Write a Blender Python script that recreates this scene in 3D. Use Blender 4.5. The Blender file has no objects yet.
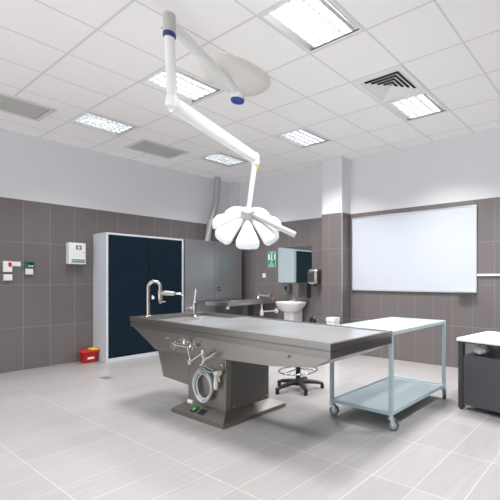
import bpy, bmesh, math, random
from math import pi, sin, cos, radians as R
from mathutils import Vector, Matrix

random.seed(7)
SC = bpy.context.scene
COL = SC.collection

# ------------------------------------------------------------------ materials
def new_mat(name):
    m = bpy.data.materials.new(name)
    m.use_nodes = True
    nt = m.node_tree
    return m, nt, nt.nodes['Principled BSDF']

def plain(name, rgb, rough=0.5, metal=0.0, var=0.04, scale=30.0, coat=0.0, bump=0.0, spec=None):
    """principled with a gentle procedural variation of tone and roughness"""
    m, nt, b = new_mat(name)
    N, L = nt.nodes, nt.links
    tc = N.new('ShaderNodeTexCoord')
    nz = N.new('ShaderNodeTexNoise'); nz.inputs['Scale'].default_value = scale; nz.inputs['Detail'].default_value = 3
    L.new(tc.outputs['Object'], nz.inputs['Vector'])
    mx = N.new('ShaderNodeMix'); mx.data_type = 'RGBA'
    mx.inputs[6].default_value = tuple(max(0, c*(1-var)) for c in rgb)+(1,)
    mx.inputs[7].default_value = tuple(min(1, c*(1+var)) for c in rgb)+(1,)
    L.new(nz.outputs['Fac'], mx.inputs[0]); L.new(mx.outputs[2], b.inputs['Base Color'])
    b.inputs['Roughness'].default_value = rough
    b.inputs['Metallic'].default_value = metal
    if spec is not None: b.inputs['Specular IOR Level'].default_value = spec
    if coat: b.inputs['Coat Weight'].default_value = coat
    if bump:
        bp = N.new('ShaderNodeBump'); bp.inputs['Strength'].default_value = bump; bp.inputs['Distance'].default_value = 0.002
        L.new(nz.outputs['Fac'], bp.inputs['Height']); L.new(bp.outputs['Normal'], b.inputs['Normal'])
    return m

def brushed(name, rgb, rough, stretch=(2, 120, 120), var=0.10):
    """brushed stainless steel: stretched noise in tone and roughness"""
    m, nt, b = new_mat(name)
    N, L = nt.nodes, nt.links
    tc = N.new('ShaderNodeTexCoord')
    mp = N.new('ShaderNodeMapping'); mp.inputs['Scale'].default_value = stretch
    L.new(tc.outputs['Object'], mp.inputs['Vector'])
    nz = N.new('ShaderNodeTexNoise'); nz.inputs['Scale'].default_value = 1.0; nz.inputs['Detail'].default_value = 4
    L.new(mp.outputs['Vector'], nz.inputs['Vector'])
    n2 = N.new('ShaderNodeTexNoise'); n2.inputs['Scale'].default_value = 2.3
    L.new(tc.outputs['Object'], n2.inputs['Vector'])
    mx = N.new('ShaderNodeMix'); mx.data_type = 'RGBA'
    mx.inputs[6].default_value = tuple(c*(1-var) for c in rgb)+(1,)
    mx.inputs[7].default_value = tuple(min(1, c*(1+var)) for c in rgb)+(1,)
    L.new(nz.outputs['Fac'], mx.inputs[0]); L.new(mx.outputs[2], b.inputs['Base Color'])
    ad = N.new('ShaderNodeMath'); ad.operation = 'ADD'
    L.new(nz.outputs['Fac'], ad.inputs[0]); L.new(n2.outputs['Fac'], ad.inputs[1])
    mr = N.new('ShaderNodeMapRange')
    mr.inputs['From Min'].default_value = 0.6; mr.inputs['From Max'].default_value = 1.4
    mr.inputs['To Min'].default_value = rough*0.93; mr.inputs['To Max'].default_value = rough*1.08
    L.new(ad.outputs[0], mr.inputs['Value']); L.new(mr.outputs[0], b.inputs['Roughness'])
    b.inputs['Metallic'].default_value = 1.0
    return m

def tiled(name, axes, phase, pitch, c1, c2, grout, rough, mortar, streak, streak_amt):
    """rectangular tiles laid in a straight grid; axes picks the two object coordinates"""
    m, nt, b = new_mat(name)
    N, L = nt.nodes, nt.links
    tc = N.new('ShaderNodeTexCoord')
    sp = N.new('ShaderNodeSeparateXYZ'); L.new(tc.outputs['Object'], sp.inputs[0])
    cb = N.new('ShaderNodeCombineXYZ')
    for k in (0, 1):
        s = N.new('ShaderNodeMath'); s.operation = 'SUBTRACT'
        L.new(sp.outputs[axes[k]], s.inputs[0]); s.inputs[1].default_value = phase[k]-40*pitch[k]
        L.new(s.outputs[0], cb.inputs[k])
    br = N.new('ShaderNodeTexBrick')
    br.offset = 0.0; br.squash = 1.0
    br.inputs['Scale'].default_value = 1.0
    br.inputs['Brick Width'].default_value = pitch[0]
    br.inputs['Row Height'].default_value = pitch[1]
    br.inputs['Mortar Size'].default_value = mortar
    br.inputs['Mortar Smooth'].default_value = 0.15
    br.inputs['Bias'].default_value = 0.0
    br.inputs['Color1'].default_value = c1+(1,); br.inputs['Color2'].default_value = c2+(1,)
    br.inputs['Mortar'].default_value = grout+(1,)
    L.new(cb.outputs[0], br.inputs['Vector'])
    mp = N.new('ShaderNodeMapping'); mp.inputs['Scale'].default_value = streak
    L.new(tc.outputs['Object'], mp.inputs['Vector'])
    nz = N.new('ShaderNodeTexNoise'); nz.inputs['Scale'].default_value = 1.0; nz.inputs['Detail'].default_value = 5
    L.new(mp.outputs[0], nz.inputs['Vector'])
    mr = N.new('ShaderNodeMapRange')
    mr.inputs['From Min'].default_value = 0.3; mr.inputs['From Max'].default_value = 0.7
    mr.inputs['To Min'].default_value = 1-streak_amt; mr.inputs['To Max'].default_value = 1+streak_amt
    L.new(nz.outputs['Fac'], mr.inputs['Value'])
    vm = N.new('ShaderNodeVectorMath'); vm.operation = 'SCALE'
    L.new(br.outputs['Color'], vm.inputs[0]); L.new(mr.outputs[0], vm.inputs['Scale'])
    L.new(vm.outputs[0], b.inputs['Base Color'])
    b.inputs['Roughness'].default_value = rough
    bp = N.new('ShaderNodeBump'); bp.inputs['Strength'].default_value = 0.25; bp.inputs['Distance'].default_value = 0.002
    bp.invert = True
    L.new(br.outputs['Fac'], bp.inputs['Height']); L.new(bp.outputs['Normal'], b.inputs['Normal'])
    return m

def glow(name, rgb, strength):
    m, nt, b = new_mat(name)
    b.inputs['Base Color'].default_value = (0.9, 0.9, 0.9, 1)
    b.inputs['Emission Color'].default_value = rgb+(1,)
    b.inputs['Emission Strength'].default_value = strength
    N, L = nt.nodes, nt.links
    nz = N.new('ShaderNodeTexNoise'); nz.inputs['Scale'].default_value = 8
    mr = N.new('ShaderNodeMapRange'); mr.inputs['To Min'].default_value = strength*0.95; mr.inputs['To Max'].default_value = strength*1.05
    L.new(nz.outputs['Fac'], mr.inputs['Value']); L.new(mr.outputs[0], b.inputs['Emission Strength'])
    return m

TILE1, TILE2, GROUT = (.150, .131, .131), (.164, .144, .144), (.31, .295, .295)
M = dict(
    paint=plain('wall_paint', (.68, .685, .71), .75, scale=6, var=.015),
    tile_left=tiled('wall_tile_left', ('Y', 'Z'), (1.813, 0.0), (.2975, .5868), TILE1, TILE2, GROUT, .38, .0022, (18, 18, 3), .035),
    tile_back=tiled('wall_tile_back', ('X', 'Z'), (-1.49, 0.0), (.2964, .5868), TILE1, TILE2, GROUT, .38, .0022, (60, 60, 2), .05),
    floor=tiled('floor_tile', ('X', 'Y'), (-1.36, 1.49), (.2945, .585), (.294, .283, .284), (.322, .311, .312), (.46, .45, .45), .30, .0026, (40, 2.5, 10), .05),
    ceiling=plain('ceiling_tile', (.92, .90, .90), .9, scale=160, var=.02, bump=.15),
    tbar=plain('ceiling_grid', (.70, .69, .69), .5, var=.01),
    white=plain('white_enamel', (.80, .80, .80), .35, var=.01, scale=4),
    lamp_white=plain('white_lamp_plastic', (.80, .80, .79), .28, var=.01, scale=4),
    lamp_grey=plain('grey_lamp_plastic', (.46, .46, .455), .4, var=.02, scale=8),
    cover=plain('ivory_plastic', (.72, .70, .665), .4, var=.02, scale=4),
    blue=plain('blue_plastic', (.02, .06, .30), .35, var=.04),
    dryer=brushed('brushed_dryer_steel', (.42, .41, .40), .28, (40, 40, 3), .08),
    navy=plain('navy_plastic', (.012, .03, .15), .35, var=.04),
    tap_steel=plain('tap_steel', (.40, .375, .36), .17, 1.0, var=.06),
    lens=plain('blue_lens', (.18, .36, .80), .2, var=.04),
    cabinet_white=plain('cabinet_white', (.60, .615, .655), .4, var=.012, scale=4),
    door_blue=plain('cabinet_blue', (.0035, .0135, .025), .5, var=.06, scale=3, spec=.15),
    locker=brushed('brushed_locker', (.60, .605, .635), .30, (60, 60, 1.5), .06),
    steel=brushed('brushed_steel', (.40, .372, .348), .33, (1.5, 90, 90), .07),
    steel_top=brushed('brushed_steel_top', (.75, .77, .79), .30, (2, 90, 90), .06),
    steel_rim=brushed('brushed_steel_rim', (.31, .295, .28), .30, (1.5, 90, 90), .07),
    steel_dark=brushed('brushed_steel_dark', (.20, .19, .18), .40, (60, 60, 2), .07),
    steel_shaded=brushed('brushed_steel_shaded', (.30, .28, .265), .36, (60, 60, 2), .07),  # table steel darkened to carry the shade under the overhang
    chrome=plain('chrome', (.62, .61, .61), .12, 1.0, var=.03),
    alu=plain('aluminium', (.70, .70, .71), .35, 1.0, var=.04),
    louvre=plain('louvre_aluminium', (.74, .765, .79), .32, .65, var=.03),
    reflector=plain('satin_reflector', (.82, .83, .84), .3, 1.0, var=.05),
    duct=plain('galvanised_duct', (.44, .44, .45), .38, .6, var=.06, scale=14),
    ceramic=plain('white_ceramic', (.84, .84, .83), .12, var=.01, coat=.3),
    board=plain('whiteboard_enamel', (.545, .58, .645), .28, var=.008, scale=3, spec=.3),
    mirror=plain('mirror_glass', (.66, .745, .735), .015, 1.0, var=.005),
    cart=plain('pale_teal_paint', (.38, .48, .515), .35, var=.02, scale=5),
    cart_top=plain('pale_teal_sheet', (.40, .485, .52), .34, var=.02, scale=5),
    black=plain('black_plastic', (.012, .013, .018), .40, var=.1),
    rubber=plain('dark_rubber', (.06, .075, .10), .5, var=.1),
    wheel_hub=plain('grey_wheel', (.32, .36, .40), .4, var=.06),
    anthracite=plain('anthracite_board', (.062, .058, .066), .45, var=.04, scale=5),
    anthracite_frame=plain('anthracite_steel', (.040, .040, .044), .4, var=.04),
    worktop=plain('white_laminate', (.86, .86, .86), .30, var=.01),
    red=plain('red_plastic', (.40, .006, .010), .35, var=.06),
    red_lid=plain('red_lid_plastic', (.62, .02, .015), .35, var=.05),
    yellow=plain('yellow_plastic', (.90, .68, .01), .4, var=.04),
    green=plain('green_plastic', (.005, .13, .075), .4, var=.05),
    sign_green=plain('sign_green', (.01, .30, .20), .4, var=.03),
    sign_white=plain('sign_white', (.84, .86, .86), .4, var=.01),
    button_green=plain('green_button', (.05, .55, .12), .3, var=.05),
    orange=plain('orange_plastic', (.42, .15, .05), .4, var=.05),
    hose=plain('grey_hose', (.50, .54, .55), .35, var=.04),
    ivory=plain('ivory_spray_head', (.74, .72, .64), .35, var=.02),
    drain=plain('drain_grate', (.36, .36, .36), .45, .6, var=.1),
    bag=plain('blue_white_wrap', (.78, .82, .90), .30, var=.9, scale=30),
    vent_dark=plain('vent_black', (.015, .015, .016), .5, var=.1),
    panel_grey=plain('panel_grey', (.50, .50, .48), .6, var=.03, scale=9),
    panel_frame=plain('panel_frame', (.68, .68, .65), .55, var=.02),
    tube=glow('fluorescent_tube', (1.0, .985, .97), 5.5),
    housing=plain('lamp_housing', (.88, .88, .88), .5, var=.01),
)

# ------------------------------------------------------------------ mesh helpers
class MB:
    """collects shapes in world coordinates; build() links ONE mesh object"""
    def __init__(self):
        self.bm = bmesh.new(); self.mi = 0
    def _new(self, geom_before):
        return [v for v in self.bm.verts if v not in geom_before]
    def box(self, lo, hi, bev=0.0, seg=2, mtx=None, mat=0):
        t = bmesh.new()
        bmesh.ops.create_cube(t, size=1.0)
        c = [(a+b)/2 for a, b in zip(lo, hi)]; s = [abs(b-a) for a, b in zip(lo, hi)]
        for v in t.verts: v.co = Vector((v.co.x*s[0]+c[0], v.co.y*s[1]+c[1], v.co.z*s[2]+c[2]))
        if bev: bmesh.ops.bevel(t, geom=t.edges[:], offset=min(bev, min(s)*.45), segments=seg, profile=.5, affect='EDGES')
        return self._merge(t, mtx, mat)
    def _merge(self, t, mtx=None, mat=0):
        if mtx is not None: bmesh.ops.transform(t, matrix=mtx, verts=t.verts[:])
        for f in t.faces: f.material_index = mat
        bmesh.ops.recalc_face_normals(t, faces=t.faces[:])
        me = bpy.data.meshes.new('tmp'); t.to_mesh(me); t.free()
        self.bm.from_mesh(me); bpy.data.meshes.remove(me)
        return self
    def prism(self, prof, axis, a, b, bev=0.0, mat=0, mtx=None):
        """closed 2-D profile extruded along axis ('X': prof=(y,z), 'Y': (x,z), 'Z': (x,y))"""
        t = bmesh.new()
        def P(p, h):
            return {'X': (h, p[0], p[1]), 'Y': (p[0], h, p[1]), 'Z': (p[0], p[1], h)}[axis]
        va = [t.verts.new(P(p, a)) for p in prof]; vb = [t.verts.new(P(p, b)) for p in prof]
        t.faces.new(va); t.faces.new(vb[::-1])
        n = len(prof)
        for i in range(n): t.faces.new((va[i], vb[i], vb[(i+1) % n], va[(i+1) % n]))
        bmesh.ops.recalc_face_normals(t, faces=t.faces[:])
        if bev: bmesh.ops.bevel(t, geom=t.edges[:], offset=bev, segments=2, profile=.5, affect='EDGES')
        return self._merge(t, mtx, mat)
    def loft(self, rings, cap=True, mat=0):
        t = bmesh.new()
        vs = [[t.verts.new(p) for p in r] for r in rings]
        n = len(vs[0])
        for a, b in zip(vs, vs[1:]):
            for i in range(n):
                t.faces.new((a[i], a[(i+1) % n], b[(i+1) % n], b[i]))
        if cap:
            t.faces.new(vs[0][::-1]); t.faces.new(vs[-1])
        return self._merge(t, None, mat)
    def tube(self, pts, r, n=10, mat=0, cap=True, closed=False):
        """round tube swept along points; r a number or a list"""
        pts = [Vector(p) for p in pts]
        rr = r if isinstance(r, (list, tuple)) else [r]*len(pts)
        rings = []
        up = None
        for i, p in enumerate(pts):
            a = pts[max(0, i-1)]; b = pts[min(len(pts)-1, i+1)]
            if closed: a = pts[i-1]; b = pts[(i+1) % len(pts)]
            d = (b-a).normalized()
            if up is None:
                up = Vector((0, 0, 1)) if abs(d.z) < .9 else Vector((1, 0, 0))
            s = d.cross(up).normalized(); up = s.cross(d).normalized()
            rings.append([p+(s*cos(2*pi*k/n)+up*sin(2*pi*k/n))*rr[i] for k in range(n)])
        if closed: rings.append(rings[0])
        return self.loft(rings, cap and not closed, mat)
    def lathe(self, prof, c, n=24, mat=0, mtx=None):
        """prof: (radius, z) pairs turned about the vertical through c"""
        t = bmesh.new()
        rings = [[t.verts.new((c[0]+r*cos(2*pi*k/n), c[1]+r*sin(2*pi*k/n), c[2]+z)) for k in range(n)] for r, z in prof]
        for a, b in zip(rings, rings[1:]):
            for i in range(n): t.faces.new((a[i], a[(i+1) % n], b[(i+1) % n], b[i]))
        t.faces.new(rings[0][::-1]); t.faces.new(rings[-1])
        return self._merge(t, mtx, mat)
    def cyl(self, a, b, r, n=20, mat=0, r2=None):
        return self.tube([a, b], [r, r if r2 is None else r2], n, mat)
    def build(self, name, mats, parent=None, origin=None, smooth=True, angle=35):
        if not isinstance(mats, (list, tuple)): mats = [mats]
        if parent is not None: origin = BASE[parent.name]
        o0 = Vector(origin) if origin is not None else Vector((0, 0, 0))
        rz = ROT.get(parent.name, 0.0) if parent is not None else 0.0
        bmesh.ops.remove_doubles(self.bm, verts=self.bm.verts[:], dist=1e-6)
        bmesh.ops.translate(self.bm, vec=-o0, verts=self.bm.verts[:])
        me = bpy.data.meshes.new(name); self.bm.to_mesh(me); self.bm.free()
        for m in mats: me.materials.append(m)
        if smooth:
            me.polygons.foreach_set('use_smooth', [True]*len(me.polygons))
            me.set_sharp_from_angle(angle=R(angle))
        o = bpy.data.objects.new(name, me); COL.objects.link(o)
        if smooth:
            wn = o.modifiers.new('weighted_normals', 'WEIGHTED_NORMAL'); wn.weight = 100; wn.keep_sharp = True
        if parent is not None:
            o.parent = parent; BASE[o.name] = o0
            if parent.name in ROT: ROT[o.name] = rz
        else:
            o.location = o0; BASE[o.name] = o0
        return o
BASE, ROT = {}, {}

def thing(name, label, cat, base, rz=0.0, group=None):
    o = bpy.data.objects.new(name, None); COL.objects.link(o)
    o.location = base; o.rotation_euler.z = rz
    o.empty_display_size = .1
    BASE[o.name] = Vector(base)
    if rz: ROT[o.name] = rz
    return tag(o, label, cat, group)
def tag(o, label, cat, group=None):
    o['label'] = label; o['category'] = cat
    if group: o['group'] = group
    return o
def struct(o):
    o['kind'] = 'structure'; return o
def copy_tree(o, parent=None):
    c = o.copy(); COL.objects.link(c)
    c.parent = parent
    for ch in list(o.children): copy_tree(ch, c)
    return c
def arc(c, r, a0, a1, n, plane='XZ'):
    out = []
    for k in range(n+1):
        a = R(a0+(a1-a0)*k/n)
        u, w = r*cos(a), r*sin(a)
        out.append({'XZ': (c[0]+u, c[1], c[2]+w), 'YZ': (c[0], c[1]+u, c[2]+w), 'XY': (c[0]+u, c[1]+w, c[2])}[plane])
    return out

# ------------------------------------------------------------------ room
EYE, CE = 1.247, 3.264
XL, YB, TILE_TOP = -6.95, 5.25, 2.347
X1, Y1 = 4.2, -1.7                       # where the built part of the room ends behind and beside the camera
T, CX0, CY0 = .6, -8.941*.6, 2.318*.6    # ceiling grid

o = MB().box((XL-.2, Y1, -.12), (X1, YB+.2, 0)).build('floor', M['floor'], smooth=False); struct(o)
b = MB(); b.box((XL-.2, Y1, 0), (XL, YB, TILE_TOP), mat=0); b.box((XL-.2, Y1, TILE_TOP), (XL-.004, YB, CE+.2), mat=1)
struct(b.build('wall_left', [M['tile_left'], M['paint']], smooth=False))
b = MB(); b.box((XL-.2, YB, 0), (X1, YB+.2, TILE_TOP), mat=0); b.box((XL-.2, YB+.004, TILE_TOP), (X1, YB+.2, CE+.2), mat=1)
struct(b.build('wall_back', [M['tile_back'], M['paint']], smooth=False))
b = MB(); b.box((X1, Y1, 0), (X1+.2, YB+.2, TILE_TOP), mat=0); b.box((X1+.003, Y1, TILE_TOP), (X1+.2, YB+.2, CE+.2), mat=1)
struct(b.build('wall_right', [M['tile_left'], M['paint']], smooth=False))
# pillar against the back wall, and the boxed chase in the corner
b = MB(); b.box((-4.32, 5.02, 0), (-3.885, YB, TILE_TOP), mat=0); b.box((-4.317, 5.023, TILE_TOP), (-3.888, YB+.01, CE+.1), mat=1)
struct(b.build('wall_pillar', [M['tile_back'], M['paint']], smooth=False))
b = MB(); b.box((XL-.01, 5.125, 0), (-6.74, YB+.01, TILE_TOP), mat=0); b.box((XL-.01, 5.128, TILE_TOP), (-6.743, YB+.01, CE+.1), mat=1)
struct(b.build('wall_corner', [M['tile_back'], M['paint']], smooth=False))
b = MB(); b.prism([(-3.897, 5.0165), (-3.8815, 5.0165), (-3.8815, 5.032), (-3.885, 5.032), (-3.885, 5.02), (-3.897, 5.02)], 'Z', 0, TILE_TOP)
o = b.build('trim_1', M['alu']); struct(o)

# ceiling: one mesh of lay-in tiles, the T-bar grid a second one; light and vent cells stay open
def cell_x(i): return CX0+i*T
def cell_y(j): return CY0+j*T
LIGHT_CELLS = [(5, 1), (2, 1), (-1, 1), (-1, 4), (2, 4), (5, 4)]
EXTRA_CELLS = [(8, 1), (8, 4), (2, -2), (5, -2), (-1, -2), (8, -2)]
VENT = (5, 3)
open_cells = set(LIGHT_CELLS+EXTRA_CELLS+[VENT])
b = MB()
for i in range(-3, 17):
    for j in range(-8, 7):
        if (i, j) in open_cells: continue
        x0, x1 = max(cell_x(i), XL-.05), min(cell_x(i+1), X1)
        y0, y1 = max(cell_y(j), Y1), min(cell_y(j+1), YB+.05)
        if x1-x0 < .01 or y1-y0 < .01: continue
        b.box((x0+.010, y0+.010, CE), (x1-.010, y1-.010, CE+.02))
struct(b.build('ceiling', M['ceiling'], smooth=False))
b = MB()
for i in range(-2, 17):
    if cell_x(i) < X1: b.box((cell_x(i)-.012, Y1, CE+.0005), (cell_x(i)+.012, YB, CE+.030))
for j in range(-7, 7):
    if Y1 < cell_y(j) < YB: b.box((XL, cell_y(j)-.012, CE+.001), (X1, cell_y(j)+.012, CE+.031))
b.box((XL, Y1, CE+.0002), (XL+.024, YB, CE+.03)); b.box((XL, YB-.024, CE+.0003), (X1, YB, CE+.03))
struct(b.build('trim_2', M['tbar'], smooth=False))
b = MB().box((XL-.2, Y1, CE+.22), (X1, YB+.2, CE+.32)); struct(b.build('ceiling_slab', M['paint'], smooth=False))

# ------------------------------------------------------------------ ceiling lights
def make_light(i, j, label):
    x0, y0 = cell_x(i)+.012, cell_y(j)+.012; x1, y1 = x0+.576, y0+.576
    t = thing('ceiling_light', label, 'ceiling light', (x0, y0, CE), 0, 'square louvred ceiling lights')
    w = .022
    b = MB()
    b.box((x0, y0, CE-.004), (x1, y0+w, CE+.012), .002); b.box((x0, y1-w, CE-.004), (x1, y1, CE+.012), .002)
    b.box((x0, y0+w, CE-.004), (x0+w, y1-w, CE+.012), .002); b.box((x1-w, y0+w, CE-.004), (x1, y1-w, CE+.012), .002)
    b.build('frame', M['white'], t)
    b = MB()
    z1 = CE+.085
    b.box((x0+w-.004, y0+w-.004, z1), (x1-w+.004, y1-w+.004, z1+.006))
    b.box((x0+w-.004, y0+w-.004, CE+.006), (x0+w, y1-w+.004, z1)); b.box((x1-w, y0+w-.004, CE+.006), (x1-w+.004, y1-w+.004, z1))
    b.box((x0+w, y0+w-.004, CE+.006), (x1-w, y0+w, z1)); b.box((x0+w, y1-w, CE+.006), (x1-w, y1-w+.004, z1))
    b.build('housing', M['housing'], t, smooth=False)
    # four tubes run along y
    sw = .062
    xs = [x0+w+sw+(x1-x0-2*w-2*sw)*(k+.5)/4 for k in range(4)]
    for x in xs:
        MB().cyl((x, y0+w+.006, CE+.055), (x, y1-w-.006, CE+.055), .013, 12).build('tube', M['tube'], t)
    b = MB()
    lo, hi = x0+w+sw, x1-w-sw
    for k in range(5):
        x = lo+(hi-lo)*k/4
        b.prism([(x-.009, CE+.033), (x+.009, CE+.033), (x+.0015, CE-.002), (x-.0015, CE-.002)], 'Y', y0+w, y1-w)
    ny = 9
    for k in range(1, ny):
        y = y0+w+(y1-y0-2*w)*k/ny
        b.prism([(y-.004, CE+.031), (y+.004, CE+.031), (y+.001, CE), (y-.001, CE)], 'X', lo, hi)
    b.build('louvre', M['louvre'], t, smooth=False)
    for (xa, xb) in ((x0+w, lo-.009), (x1-w, hi+.009)):
        b = MB(); s_ = .002 if xb > xa else -.002
        b.prism([(xa, CE-.001), (xa+(xb-xa)*.5, CE+.020), (xb, CE+.034), (xb, CE+.036), (xa+(xb-xa)*.5, CE+.022), (xa, CE+.001)], 'Y', y0+w, y1-w)
        b.build('side_reflector', M['reflector'], t)
    ld = bpy.data.lights.new('lamp_light', 'AREA'); ld.shape = 'SQUARE'; ld.size = .50
    ld.energy = LAMP_W; ld.color = (1.0, .985, .965); ld.spread = R(118)
    lo_ = bpy.data.objects.new('lamp_light', ld); COL.objects.link(lo_)
    lo_.parent = t; lo_.location = (.288, .288, -.012)
    return t
LAMP_W = 23.0
POWER = {(-1, 1): .75, (-1, 4): .9, (2, 4): 1.75, (5, 4): 1.85, (8, 4): 1.85, (-1, -2): .7}   # back row boosted, left ones dimmed, only to set wall brightness
def watts(root, f):
    for ch in root.children:
        if ch.type == 'LIGHT': ch.data = ch.data.copy(); ch.data.energy = LAMP_W*f
L0 = make_light(5, 1, 'large square louvred ceiling light at the top edge of the photo, nearest the viewer')
names = {
 (2, 1): 'square louvred ceiling light partly hidden behind the white surgical arm',
 (-1, 1): 'square louvred ceiling light near the left wall, between the two grey ceiling panels',
 (-1, 4): 'square louvred ceiling light farthest back on the left, seen under the sloping surgical arm',
 (2, 4): 'square louvred ceiling light at mid-ceiling between the surgical arm and the air vent',
 (5, 4): 'square louvred ceiling light directly beside the square black-slotted air vent'}
for c in LIGHT_CELLS[1:]:
    n = copy_tree(L0); n.location = (cell_x(c[0])+.012, cell_y(c[1])+.012, CE); n['label'] = names[c]
    watts(n, POWER.get(c, 1))
for c in EXTRA_CELLS:
    n = copy_tree(L0); n.location = (cell_x(c[0])+.012, cell_y(c[1])+.012, CE)
    n['label'] = 'square louvred ceiling light overhead, beyond the edge of the photo'
    n['group'] = 'ceiling lights beyond the edge of the photo'
    watts(n, POWER.get(c, 1))

# air diffuser with stepped square slots
x0, y0 = cell_x(5)+.012, cell_y(3)+.012; x1, y1 = x0+.576, y0+.576
t = thing('air_vent', 'square white ceiling air vent with stepped black slots', 'air vent', (x0, y0, CE))
def ring(b, cx, cy, h, w, z0, z1, slope=0.0):
    """square ring of half-size h, width w; slope lifts its inner edge"""
    for k in range(4):
        m = Matrix.Translation((cx, cy, 0)) @ Matrix.Rotation(k*pi/2, 4, 'Z')
        b.loft([[m @ Vector(p) for p in ((-h, -h, z0), (h, -h, z0), (h, -h, z1), (-h, -h, z1))],
                [m @ Vector(p) for p in ((-h+w, -h+w, z0+slope), (h-w, -h+w, z0+slope), (h-w, -h+w, z1+slope), (-h+w, -h+w, z1+slope))]])
cx, cy = (x0+x1)/2, (y0+y1)/2
b = MB(); ring(b, cx, cy, .288, .055, CE-.006, CE+.004); b.build('frame', M['white'], t, smooth=False)
b = MB().box((x0+.02, y0+.02, CE+.085), (x1-.02, y1-.02, CE+.10)); 
for k in range(4):
    m_ = Matrix.Translation((cx, cy, 0)) @ Matrix.Rotation(k*pi/2, 4, 'Z'); b.box((-.268, -.268, CE+.003), (.268, -.258, CE+.09), mtx=m_)
b.build('backing', M['vent_dark'], t)
for k in range(5):
    h = .230-.046*k
    b = MB(); ring(b, cx, cy, h, .030, CE-.005, CE-.002, .016); b.build('blade', M['white'], t, smooth=False)
b = MB().box((cx-.02, cy-.02, CE-.004), (cx+.02, cy+.02, CE)); b.build('centre_plate', M['white'], t)

# two dull grey panels near the left wall
def panel(x0, y0, x1, y1, label):
    t = thing('ceiling_panel', label, 'ceiling panel', (x0, y0, CE-.012), 0, 'grey ceiling panels')
    w = .05; z0, z1 = CE-.012, CE+.0
    b = MB()
    b.box((x0, y0, z0), (x1, y0+w, z1), .003); b.box((x0, y1-w, z0), (x1, y1, z1), .003)
    b.box((x0, y0+w, z0), (x0+w, y1-w, z1), .003); b.box((x1-w, y0+w, z0), (x1, y1-w, z1), .003)
    b.build('frame', M['panel_frame'], t)
    b = MB().box((x0+w, y0+w, CE-.003), (x1-w, y1-w, CE)); b.box((x0+w+.26, y0+w, CE-.005), (x0+w+.275, y1-w, CE))
    b.build('grille', M['panel_grey'], t)
    return t
panel(cell_x(-1.70), cell_y(2.40), cell_x(-.67), cell_y(3.57), 'grey framed ceiling panel above the blue-doored cabinet')
panel(cell_x(-1.44), cell_y(-.62), cell_x(-.43), cell_y(.65), 'grey framed ceiling panel cut by the left edge of the photo')

# ------------------------------------------------------------------ surgical lamp on its ceiling arms
PC = Vector((-3.19, 2.45, 0)); HZ = 3.05
t = thing('surgical_lamp', 'white petal-headed surgical lamp on a jointed ceiling arm above the steel table', 'surgical lamp', (PC.x, PC.y, CE))
# oval moulded cover under the ceiling
b = MB()
rings = []
for (fr, z) in ((1.0, CE), (1.0, CE-.030), (.97, CE-.055), (.90, CE-.085), (.78, CE-.115), (.62, CE-.140), (.46, CE-.158), (.30, CE-.172), (.20, CE-.20)):
    rg = []
    for k in range(40):
        a = 2*pi*k/40
        ex = .262*fr*abs(cos(a))**.85*math.copysign(1, cos(a)); ey = .33*fr*abs(sin(a))**.85*math.copysign(1, sin(a))
        rg.append((PC.x+.01+ex, PC.y-.02+ey, z))
    rings.append(rg)
b.loft(rings); b.build('ceiling_cover', M['cover'], t, angle=60)
b = MB().lathe([(.06, .16), (.068, .14), (.068, .02), (.062, 0)], (PC.x, PC.y, HZ-.035)); b.build('hub', M['lamp_white'], t)
b = MB().lathe([(.05, .03), (.064, .022), (.064, .006), (.055, -.004), (.02, -.008)], (PC.x, PC.y, HZ-.06)); b.build('hub_cap', M['blue'], t)
AE = Vector((-2.750, 1.528, 3.08))
d = Vector((AE.x-PC.x, AE.y-PC.y, 0)).normalized(); s = Vector((-d.y, d.x, 0))
def arm_rings(p, q, w0, w1, h0, h1):
    out = []
    ax = (Vector(q)-Vector(p)).normalized(); side = ax.cross(Vector((0, 0, 1))).normalized(); up = side.cross(ax).normalized()
    for f in (0, 1):
        c = Vector(p).lerp(Vector(q), f); w = w0+(w1-w0)*f; h = h0+(h1-h0)*f
        out.append([c+side*(cos(2*pi*k/20)*w)*(1.0)+up*(sin(2*pi*k/20)*h) for k in range(20)])
    return out
b = MB(); b.loft(arm_rings((PC.x, PC.y, HZ+.045), (AE.x, AE.y, HZ+.045), .042, .036, .055, .045)); b.build('horizontal_arm', M['lamp_white'], t, angle=60)
b = MB().lathe([(.034, .075), (.040, .068), (.040, -.06), (.038, -.062)], (AE.x, AE.y, 3.085)); o = b.build('arm_head', M['lamp_grey'], t)
b = MB().cyl((AE.x-.031, AE.y-.036, 3.05), (AE.x-.033, AE.y-.038, 3.05), .007); b.build('screw', M['black'], o)
b = MB().lathe([(.041, 0), (.043, -.004), (.043, -.03), (.039, -.036)], (AE.x, AE.y, 3.022)); b.build('collar', M['navy'], t)
EZ = 2.55
b = MB(); b.tube([(AE.x, AE.y, 2.99), (AE.x+.014, AE.y+.012, EZ+.01)], .035, 20); b.lathe([(.036, .02), (.042, .0), (.046, -.03), (.046, -.06), (.030, -.07)], (AE.x+.014, AE.y+.012, EZ), 20); b.build('drop_tube', M['lamp_white'], t)
K = Vector((-2.925, 2.447, 2.368))
E0 = Vector((AE.x+.014, AE.y+.012, EZ-.035))
b = MB(); b.loft(arm_rings(E0, K+Vector((0, 0, .02)), .040, .036, .066, .056)); b.build('spring_arm', M['lamp_white'], t, angle=60)
b = MB().lathe([(.030, .055), (.040, .04), (.040, -.04), (.030, -.06)], (K.x, K.y, K.z+.015)); b.build('knuckle', M['lamp_white'], t)
HD = Vector((-2.945, 2.376, 1.835))
b = MB().lathe([(.0235, 0), (.0235, -.018)], (K.x, K.y, K.z-.055)); b.build('yellow_ring', M['yellow'], t)
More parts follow.
